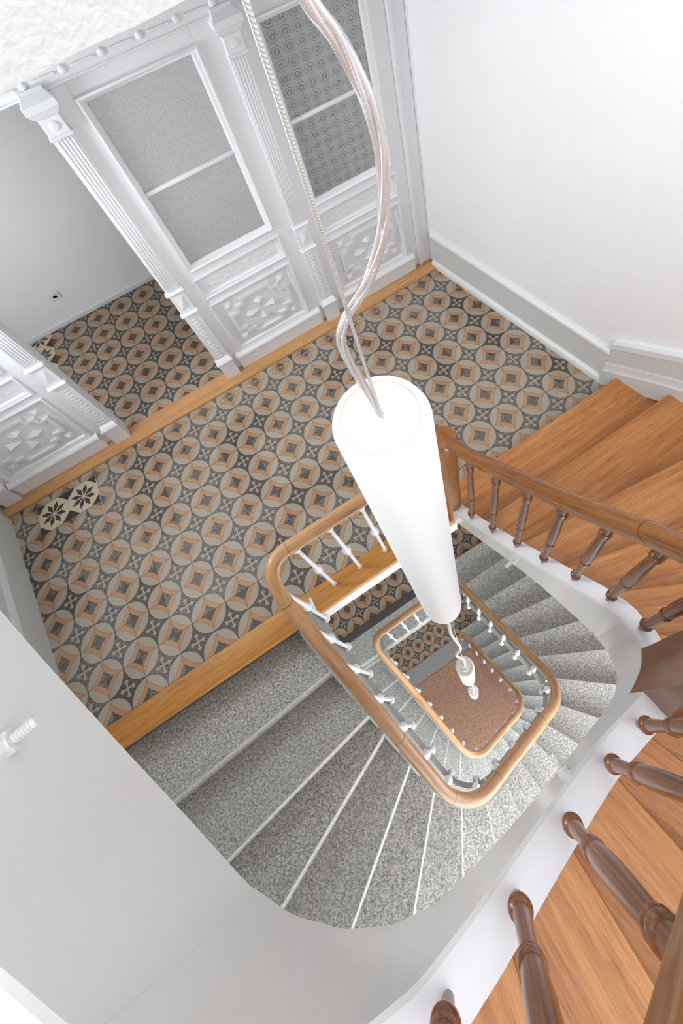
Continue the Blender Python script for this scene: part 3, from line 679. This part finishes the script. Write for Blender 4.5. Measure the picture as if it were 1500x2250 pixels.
# ------------------------------------------------------------------ granite flights
def granite_flight(name, label, rail, lines, z0, rise, w_left, w_right, nlab):
    g = empty(name, (3, -9, z0-rise*len(lines))); tag(g, label, 'staircase')
    P = np.array(rail, float); st = int(np.argmax(P[:, 0] < 6.72)); P = P[st:]
    up = P[-1]+(P[-1]-P[-3])/np.linalg.norm((P[-1]-P[-3])[:2])*2.6
    P = np.vstack([[P[0, 0]-.0, P[0, 1]+1.6, P[0, 2]], P, up])
    n = len(P); wd = lambda i: w_left+(w_right-w_left)*min(1, max(0, (i/n-.30)/.35))
    E = offset(P, lambda i: wd(i)-.06)
    E = np.array([[np.interp(s_, polyarc(E), E[:, k_]) for k_ in range(3)] for s_ in np.arange(0, polyarc(E)[-1], .12)])
    for k_ in range(1, len(lines)):
        poly, i0, i1, s0 = fan(E, back(lines[k_-1], -.10), lines[k_])
        zt = z0-rise*k_
        VF = prism(poly, zt-1.75*rise, zt)
        nb = []
        def pick(e, zt=zt): return e.verts[0].co.z > zt-.01 and e.verts[1].co.z > zt-.01
        V, F = bvl(VF, .022, 2, pick)
        mi = []
        for f in F:
            zs = [V[i][2] for i in f]; mi.append(1 if (max(zs) > zt-.04 and min(zs) > zt-.04 and max(zs)-min(zs) > .003) else 0)
        wm('step', (V, F), ['granite', 'granite_nose'], g, mi=mi)
    # smooth stone string along the well
    Q = P[1:-1]; m_ = len(Q)
    def sec(i):
        b = wd(i+1); return [(-.10, -4.95), (-b, -4.95), (-b, -3.38), (-.10, -3.38)]
    wm('string', sweep(Q, sec, plumb=True), 'granite_smooth', g, smooth=30)
    return g
k = NT('granite_nose'); k.out(k.mix(k.noise(k.pos(), 160, 2), (.34, .34, .32), (.62, .62, .60)), .8); M['granite_nose'] = k.m
A1 = [180, -175.7, -171.0, -158, -147.4, -137, -125.4, -112, -97, -84.4, -71.8, -60.1, -47.5, -36.3, -25.5, -17.3, -9.7, -3.8, -1.5, -1.5]
I1 = [(5.5, -5.6), (6.04, -6.77), (6.87, -7.92), (6.44, -8.48), (6.54, -9.37), (6.73, -10.15), (7.13, -10.81), (7.77, -11.03), (8.46, -11.13), (9.18, -10.95), (9.91, -10.84), (10.63, -10.74),
      (11.47, -10.6), (12.03, -9.95), (11.97, -9.03), (11.83, -8.1), (11.73, -7.1), (11.57, -6.03), (11.39, -4.83), (12.02, -3.47)]
L1 = [(p, R_(a)) for p, a in zip(I1, A1)]
granite_flight('granite_staircase', 'winding grey granite stair descending from the tiled landing', RAIL1, L1, 0, 15.7/20, .62, .26, 0)
A2 = [180, 178.3, -177.7, -169, -162, -150.6, -139, -127.7, -110, -98, -88, -78, -67, -55, -44, -34, -25, -17, -10, -5, -2, -1]
I2 = [(5.5, -3.72), (5.92, -5.0), (6.21, -6.15), (6.37, -7.08), (6.52, -7.95), (6.67, -8.75), (6.77, -9.53), (7.0, -10.2), (7.3, -10.83), (7.9, -11.0), (8.6, -10.98), (9.3, -10.9), (10.0, -10.8), (10.7, -10.65),
      (11.3, -10.4), (11.55, -9.8), (11.5, -9.0), (11.45, -8.2), (11.4, -7.3), (11.3, -6.4), (11.2, -5.45), (11.2, -4.5)]
L2 = [(p, R_(a)) for p, a in zip(I2, A2)]
g2 = granite_flight('granite_staircase', 'lower granite stair leading down to the reddish ground floor', RAIL2, L2, Z_MID, 17.7/22, .38, .22, 0)
# granite edge slab of the lower landing
wm('landing_slab', bvl(box(xl_wall(-4)+.1, 11.15, -4.9, -3.70, Z_MID-1.1, Z_MID), .04, 2), 'granite', g2)

# ------------------------------------------------------------------ oak handrail on white iron balusters
full = [tuple(p) for p in RAIL1]
top_path = [(10.75, -5.222, 4.0), (10.1, -5.222, 4.0)]+full
conn = [(11.10, -5.15, -11.62), (10.95, -4.93, -11.68), (10.70, -4.85, -11.7), (10.2, -4.846, -11.7)]
vol = [(10.82, -5.2, -29.2), (10.74, -5.06, -29.3), (10.60, -5.02, -29.33), (10.5, -5.12, -29.33), (10.53, -5.24, -29.33), (10.62, -5.26, -29.33)]
RP = smoothpath(top_path+conn+[tuple(p) for p in RAIL2]+vol, 3)
rail_sec = [(.155*math.cos(a)*(1.0), .135*math.sin(a)) for a in np.linspace(0, 2*PI, 15)[:-1]]
ir = empty('stair_railing', (8.9, -5.24, 0)); tag(ir, 'oak handrail on white iron balusters winding down the granite stairs', 'railing')
h = wm('handrail', sweep(RP, rail_sec), 'oak_rail', ir, smooth=True, uvs=sweep_uv(RP, rail_sec))
# joints of the handrail sections
PR = np.array(RP); SR = polyarc(PR)
def at_rail(s_): return np.array([np.interp(s_, SR, PR[:, i]) for i in range(3)])
def s_near(x, y, z): return SR[np.argmin(np.sum((PR-np.array([x, y, z]))**2, axis=1))]
for q in ((7.15, -5.23, 4.0), (6.61, -5.95, 3.4), (7.06, -8.9, .3), (7.34, -10.3, -1.38), (8.4, -10.66, -2.79), (10.3, -10.44, -5.05), (11.44, -9.85, -6.68), (6.9, -4.85, -11.7), (6.45, -5.3, -12.1), (7.2, -9.6, -16.9)):
    s_ = s_near(*q); a, b = at_rail(s_-.006), at_rail(s_+.006)
    wm('rail_joint', sweep([a, b], [(x*1.012, y*1.012) for x, y in rail_sec]), 'dark_rail', h)
def iron_mesh(L, foot):
    """iron baluster hanging L below the rail centre; foot: side knob into the string"""
    prof = [(.048, -L), (.050, -L*.62), (.066, -L*.605), (.062, -L*.59), (.092, -L*.575), (.112, -L*.55), (.096, -L*.525), (.064, -L*.51), (.072, -L*.50), (.054, -L*.485), (.046, -L*.2), (.044, -.42), (.06, -.40), (.09, -.36), (.102, -.30), (.092, -.24), (.06, -.20), (.045, -.10)]
    return lathe(prof, 10)
meshes = {}
def iron_baluster(s_, L, foot, nx, ny):
    p = at_rail(s_); key = (round(L, 1), foot)
    if key not in meshes:
        meshes[key] = mdata('baluster', *iron_mesh(key[0], foot), 'iron_paint', 50)
        if foot:
            V, F = tube([(0, 0, -key[0]+.14), (0, 0, -key[0]), (.04, 0, -key[0]-.07), (.13, 0, -key[0]-.09), (.26, 0, -key[0]-.09)], .058, 8)
            v2, f2 = ball((0, 0, -key[0]+.02), .112, 12); V, F = join((V, F), (v2, f2))
        else:
            V, F = lathe([(.075, -key[0]-.01), (.075, -key[0]+.03), (.05, -key[0]+.06)], 10)
        meshes[key+('f',)] = mdata('foot_knob', V, F, 'iron_paint', 50)
    o = lm('baluster', meshes[key], None, ir, tuple(p), math.atan2(ny, nx))
    f = bpy.data.objects.new('foot_knob', meshes[key+('f',)]); COL.objects.link(f); f.parent = o; ORG[f.name] = V3(p)
def plan_out(s_):
    t = at_rail(s_+.05)-at_rail(s_-.05); t = t/np.linalg.norm(t[:2]); return t[1], -t[0]
for x in (7.28, 8.10, 8.91, 9.72, 10.5): iron_baluster(s_near(x, -5.222, 4.0), 3.98, False, 0, -1)
s0, s1 = s_near(6.611, -5.664, 3.69), s_near(11.15, -5.6, -11.3)
n1 = int(round((s1-s0)/.74))
for i in range(n1+1):
    s_ = s0+(s1-s0)*i/n1; iron_baluster(s_, 4.4, True, *plan_out(s_))
for x in (10.3, 9.45, 8.6, 7.85, 7.1): iron_baluster(s_near(x, -4.846, -11.7), 4.0, False, 0, -1)
s0, s1 = s_near(6.49, -5.58, -12.36), s_near(10.88, -5.65, -28.69)
n1 = int(round((s1-s0)/.74))
for i in range(n1+1):
    s_ = s0+(s1-s0)*i/n1; iron_baluster(s_, 4.4, True, *plan_out(s_))
br = wm('bracket', bbox(6.53, 6.60, -5.62, -5.18, .035, .06, .005), 'zinc', ir)
for y in (-5.26, -5.5): wm('screw', lathe([(.014, 0), (.012, .008)], 8, (6.565, y, .06)), 'steel', br)
for q, d in (((7.9, -10.68, -2.3), (.0, -.45)), ((11.42, -9.9, -6.6), (.42, .15))):
    p = at_rail(s_near(*q)); wm('stay_bar', tube([(p[0], p[1], p[2]-.4-3.2), (p[0]+d[0], p[1]+d[1], p[2]-3.5)], .035, 8), 'iron_paint', ir, smooth=True)

# ------------------------------------------------------------------ wooden stair
STR = np.array(STRING, float); SS = polyarc(STR)
SSf = np.arange(0, SS[-1], .09)
STF = np.array([[np.interp(s_, SS, STR[:, i]) for i in range(4)] for s_ in SSf])
for _ in range(2): STF[1:-1, 2:] = .25*STF[:-2, 2:]+.5*STF[1:-1, 2:]+.25*STF[2:, 2:]
def at_str(s_, w_):
    p = [np.interp(s_, SSf, STF[:, i]) for i in range(4)]; q = [np.interp(s_+.08, SSf, STF[:, i])-np.interp(s_-.08, SSf, STF[:, i]) for i in range(2)]
    l = math.hypot(*q); return np.array([p[0]-q[1]/l*w_, p[1]+q[0]/l*w_, p[2]]), p[3], (-q[1]/l, q[0]/l)
ws = empty('wooden_staircase', (12, -6, 0)); tag(ws, 'oak stair with white painted string rising from the landing', 'staircase')
sp_, sl = STF[:, :3], STF[:, 3]
V, F = [], []
for i in range(len(SSf)):
    a, zl, n_ = at_str(SSf[i], 0); b, _, _ = at_str(SSf[i], .30)
    V += [(a[0], a[1], zl), (a[0], a[1], a[2]-.03), (a[0]+n_[0]*.03, a[1]+n_[1]*.03, a[2]), (b[0], b[1], a[2]), (b[0], b[1], zl)]
mi = []
for i in range(len(SSf)-1):
    for j in range(5):
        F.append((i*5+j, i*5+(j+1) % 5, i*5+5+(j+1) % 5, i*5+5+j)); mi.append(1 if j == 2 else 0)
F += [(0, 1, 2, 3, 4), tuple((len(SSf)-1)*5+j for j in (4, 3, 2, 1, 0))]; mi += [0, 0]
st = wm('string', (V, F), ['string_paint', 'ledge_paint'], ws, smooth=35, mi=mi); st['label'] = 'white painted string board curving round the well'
NL = [((12.72, -5.05), 0), ((13.1, -6.40), 0), ((13.49, -7.63), -7), ((11.75, -8.33), -14.8), ((11.94, -9.13), -25.4), ((11.755, -9.877), -38.5)]
for s_, a in ((4.58, -53), (5.12, -68), (5.75, -80), (6.52, -90), (7.25, -104), (7.9, -117), (8.6, -130), (9.3, -142), (10.0, -153), (10.7, -163), (11.4, -171), (12.1, -178), (12.75, -180), (13.0, 180)):
    NL.append((tuple(at_str(min(s_, 12.95), .15)[0][:2]), a))
NL = [(p, R_(a)) for p, a in NL]
RISE = .785
PIN = np.array([list(at_str(s_, .16)[0]) for s_ in SSf]); PIN = np.vstack([[PIN[0, 0]-.15, PIN[0, 1]+1.3, 0], PIN, [PIN[-1, 0]-.02, PIN[-1, 1]+1.5, 16]])
for k_ in range(1, 19):
    l0, l1 = NL[k_-1], NL[k_]
    poly, i0, i1, s0 = fan(PIN, l0, back(l1, -.14))
    a = l0[1]; ca, sa = math.cos(-a), math.sin(-a)
    loc = [((x-i0[0])*ca-(y-i0[1])*sa, (x-i0[0])*sa+(y-i0[1])*ca) for x, y in poly]
    t_ = lm('tread', bvl(prism(loc, -.20, 0), .05, 2, lambda e: abs(e.verts[0].co.y) < .02 and abs(e.verts[1].co.y) < .02), 'oak_tread', ws, (i0[0], i0[1], RISE*k_), a, 40)
    sd, o0 = outer_hit(i0, a); L_ = math.hypot(o0[0]-i0[0], o0[1]-i0[1])
    n_ = -1
    lm('riser', box(.02, L_, -.22, -.14, -RISE, -.2), 'oak_tread', ws, (i0[0], i0[1], RISE*k_), a)
# joints where the curved corner pieces of the string meet the straight boards
for s_ in (3.42, 5.35, 9.0):
    V = []
    for d_ in (-.0035, .0035):
        a, zl, n_ = at_str(s_+d_, 0); V += [(a[0]-n_[0]*.0025, a[1]-n_[1]*.0025, zl), (a[0]-n_[0]*.0025, a[1]-n_[1]*.0025, a[2]), (a[0]+n_[0]*.02, a[1]+n_[1]*.02, a[2]), (a[0]+n_[0]*.02, a[1]+n_[1]*.02, zl)]
    wm('joint', (V, [(0, 1, 2, 3), (7, 6, 5, 4), (0, 4, 5, 1), (1, 5, 6, 2), (2, 6, 7, 3), (3, 7, 4, 0)]), 'string_paint', st)
# bolts through the string
def bolt(s_, f, big=1.0):
    a, zl, n_ = at_str(s_, 0); z = zl+(a[2]-zl)*f; d = Vector((-n_[0], -n_[1], 0)); o = Vector((a[0], a[1], z))
    def turn(prof, n):
        V, F = lathe(prof, n); t = Vector((-d.y, d.x, 0)); return [tuple(o+t*v[0]*big+Vector((0, 0, 1))*v[1]*big+d*v[2]*big) for v in V], F
    nut = wm('bolt', turn([(.10, -.02), (.105, .06), (.09, .075)], 8), 'string_paint', st, smooth=30)
    prof = [(.042, .05)]
    for i in range(7): prof += [(.042, .08+i*.026), (.049, .09+i*.026), (.042, .10+i*.026)]
    prof.append((.03, .275)); wm('thread', turn(prof, 10), 'string_paint', nut, smooth=30)
bolt(2.02, .38, .8); bolt(6.2, .5, .62); bolt(10.24, .43, .66)

# ------------------------------------------------------------------ turned wooden balustrade of the upper stair
wr = empty('wooden_balustrade', (10.95, -5.72, .3)); tag(wr, 'brown wooden handrail with turned balusters on the white string', 'balustrade')
hs = lambda s_: float(np.interp(s_, [0, .7, 1.35, 2.2, 2.83, 3.33, 3.7, 4.6, 6, 13], [4.1, 3.97, 3.90, 3.72, 3.6, 3.52, 3.48, 3.5, 3.62, 3.7]))
rp = [tuple(at_str(s_, .15)[0]+np.array([0, 0, hs(s_)-.10])) for s_ in np.arange(.02, 13.0, .12)]
wsec = [(-.17, -.16), (-.17, -.05), (-.19, -.02), (-.185, .06), (-.15, .12), (-.08, .155), (0, .165), (.08, .155), (.15, .12), (.185, .06), (.19, -.02), (.17, -.05), (.17, -.16), (.12, -.19), (-.12, -.19)]
wsec = [(x*.64, y*.72) for x, y in wsec]
rp = [(rp[0][0]-.03, rp[0][1]+.22, rp[0][2]-.0)]+rp
hr = wm('handrail', sweep(rp, wsec), 'dark_rail', wr, smooth=35, uvs=sweep_uv(rp, wsec))
for s_ in (.28, 3.42):
    a = at_str(s_-.006, .15)[0]+np.array([0, 0, hs(s_)-.10]); b = at_str(s_+.006, .15)[0]+np.array([0, 0, hs(s_+.01)-.10+.0])
    wm('rail_joint', sweep([a, b], [(x*1.01, y*1.01) for x, y in wsec]), 'dark_newel', hr)
def turned(H):
    f = [(.050, 0), (.066, .045), (.070, .075), (.094, .078), (.122, .088), (.128, .098), (.122, .108), (.100, .114), (.112, .117), (.112, .123), (.090, .127), (.084, .20), (.078, .30), (.078, .352), (.104, .354), (.110, .362), (.104, .370), (.090, .372), (.090, .377), (.114, .379), (.120, .388), (.114, .397), (.098, .399),
         (.104, .42), (.116, .50), (.118, .57), (.108, .68), (.094, .78), (.088, .832), (.112, .835), (.122, .845), (.112, .855), (.098, .857), (.098, .861), (.118, .864), (.126, .876), (.118, .888), (.100, .892), (.096, .94), (.104, 1.0)]
    return lathe([(r*.66, z*H) for r, z in f], 20)
tm = {}
for s_ in (.62, 1.28, 1.93, 2.52, 3.10, 3.62, 4.08, 5.22, 5.78, 6.44, 7.05, 7.6, 8.2, 8.9, 9.6, 10.3, 11.0, 11.7, 12.4):
    p = at_str(s_, .15)[0]; H = round(hs(s_)-.10-.13, 2)
    if H not in tm: tm[H] = mdata('baluster', *turned(H), 'dark_baluster', 32)
    lm('baluster', tm[H], None, wr, (p[0], p[1], p[2]))
a0 = at_str(.02, .15)[0]
nw = wm('newel_post', bvl(box(a0[0]-.18, a0[0]+.16, a0[1]-.10, a0[1]+.26, .30, 4.98), .035), 'newel_wood', wr)
V, F = lathe([(.24, 4.9), (.27, 4.96), (.27, 5.08), (.24, 5.16), (.14, 5.2)], 18, (a0[0]-.01, a0[1]+.10, 0)); wm('rail_cap', (V, F), 'dark_rail', nw, smooth=40)
# dark corner newel on the curve of the string
V, F = [], []; nn = 7
lev = [(0, 1.0, 0), (.4, 1.0, .0), (1.2, 1.02, .01), (2.2, 1.06, .02), (3.0, 1.12, .04), (3.9, 1.2, .06)]
for dz, sc_, of in lev:
    for j in range(nn):
        s_ = 4.63+(j/(nn-1)-.5)*.56*sc_; p, _, n_ = at_str(s_, -.005-of); V.append((p[0], p[1], at_str(4.63, 0)[0][2]-.42+dz))
    for j in range(nn):
        s_ = 4.63+(.5-j/(nn-1))*.60*sc_; p, _, n_ = at_str(s_, .34+of); V.append((p[0], p[1], at_str(4.63, 0)[0][2]-.42+dz))
m2 = 2*nn
for i in range(len(lev)-1):
    for j in range(m2): F.append((i*m2+j, i*m2+(j+1) % m2, (i+1)*m2+(j+1) % m2, (i+1)*m2+j))
F += [tuple(range(m2-1, -1, -1)), tuple((len(lev)-1)*m2+j for j in range(m2))]
wm('newel_post', (V, F), 'dark_newel', wr, smooth=40)

# ------------------------------------------------------------------ pendant lamps in the well
def pendant(x, y, zt, zc, label, cord):
    L = empty('pendant_lamp', (x, y, zt-6.42)); tag(L, label, 'lamp', 'tube pendants hanging in the stairwell')
    r = .30
    wm('shade', lathe([(.262, zt-6.42), (.29, zt-6.42), (r, zt-6.38), (r, zt-.06), (r-.015, zt-.02), (r-.04, zt), (.238, zt), (.238, zt-.02)], 56, (x, y, 0), False), 'lamp_shade', L, smooth=45)
    c = wm('top_cap', lathe([(.236, zt-.06), (.236, zt-.012), (.2, zt-.014), (.001, zt-.014)], 56, (x, y, 0), False), 'lamp_top', L, smooth=45)
    V, F = lathe([(.2415, zt-.003), (.2415, zt+.001), (.2345, zt+.001), (.2345, zt-.003)], 56, (x, y, 0), False); wm('cap_joint', (V, F), 'lamp_ring', c)
    wm('bottom_cap', lathe([(.001, zt-6.36), (.262, zt-6.36), (.262, zt-6.42)], 40, (x, y, 0), False), 'lamp_top', L)
    st_ = [(x+.055*math.cos(a)*.9, y+(.035 if math.sin(a) > 0 else -.045)+.055*math.sin(a)-.02) for a in np.linspace(0, 2*PI, 25)[:-1]]
    b = wm('cable_boss', bvl(prism(st_, zt-.02, zt+.022), .008), 'lamp_boss', L)
    wm('steel_cable', tube([(x, y-.03, zt-.05), (x, y-.02, zt+.5), (x, y, zc)], .0095, 8), 'steel', L, smooth=True)
    if zt < 0: wm('cable_loop', tube(smoothpath([(x, y, zt), (x-.10, y+.06, zt+.12), (x-.14, y-.04, zt+.2), (x-.02, y-.12, zt+.16), (x+.05, y-.02, zt+.22), (x, y+.02, zt+.5)], 6), .022, 8), 'wire_silver', L, smooth=True)
    if cord: 
        P = smoothpath(cord, 10)
        cd_ = wm('power_cord', tube(P, .024 if zt > 0 else .034, 12), 'clear_cord' if zt > 0 else 'white_plastic', L, smooth=True)
        for j, (mt, ph) in enumerate(() if zt < 0 else (('wire_silver', 0), ('wire_copper', 2*PI/3), ('wire_silver', 4*PI/3))):
            Q = []
            for i, p in enumerate(P):
                t = (Vector(P[min(i+1, len(P)-1)])-Vector(P[max(i-1, 0)])).normalized(); u = t.orthogonal().normalized(); v = t.cross(u); a = ph+i*.10
                Q.append(tuple(Vector(p)+u*.0105*math.cos(a)+v*.0105*math.sin(a)))
            wm('wire', tube(Q, .0075, 6), mt, cd_, smooth=True)
    return L
cord1 = [(9.2, -7.945, 11.98), (9.205, -7.95, 12.06), (9.17, -7.94, 12.41), (9.14, -7.94, 12.67), (9.14, -7.94, 12.87), (9.19, -7.95, 12.99), (9.26, -7.97, 13.09), (9.33, -8.0, 13.22), (9.39, -8.04, 13.41), (9.42, -8.05, 13.55), (9.44, -8.06, 13.75), (9.43, -8.06, 13.91), (9.41, -8.04, 14.03), (9.38, -8.03, 14.13), (9.34, -8.01, 14.22), (9.28, -7.97, 14.45), (9.22, -7.95, 15.2), (9.2, -7.95, 17), (9.2, -7.95, 31)]
pendant(9.2, -7.95, 12.05, 31, 'large white tube pendant lamp hanging in front of the landing', cord1)
def wob(x0, y0, z0, x1, y1, z1):
    n = 7; o = [(0, 0), (.05, .02), (-.10, .04), (.04, -.06), (-.03, .05), (-.01, .0), (0, 0)]
    return [(x0+(x1-x0)*i/(n-1)+o[i][0], y0+(y1-y0)*i/(n-1)+o[i][1], z0+(z1-z0)*i/(n-1)) for i in range(n)]
pendant(9.2, -8.17, -5.4, 5.6, 'small-looking white tube pendant one storey below the large lamp', wob(9.2, -8.17, -5.42, 9.2, -7.97, 5.6))
pendant(9.21, -8.40, -21.5, -11.85, 'lowest white tube pendant above the reddish ground floor', wob(9.21, -8.4, -21.52, 9.2, -8.2, -11.85))
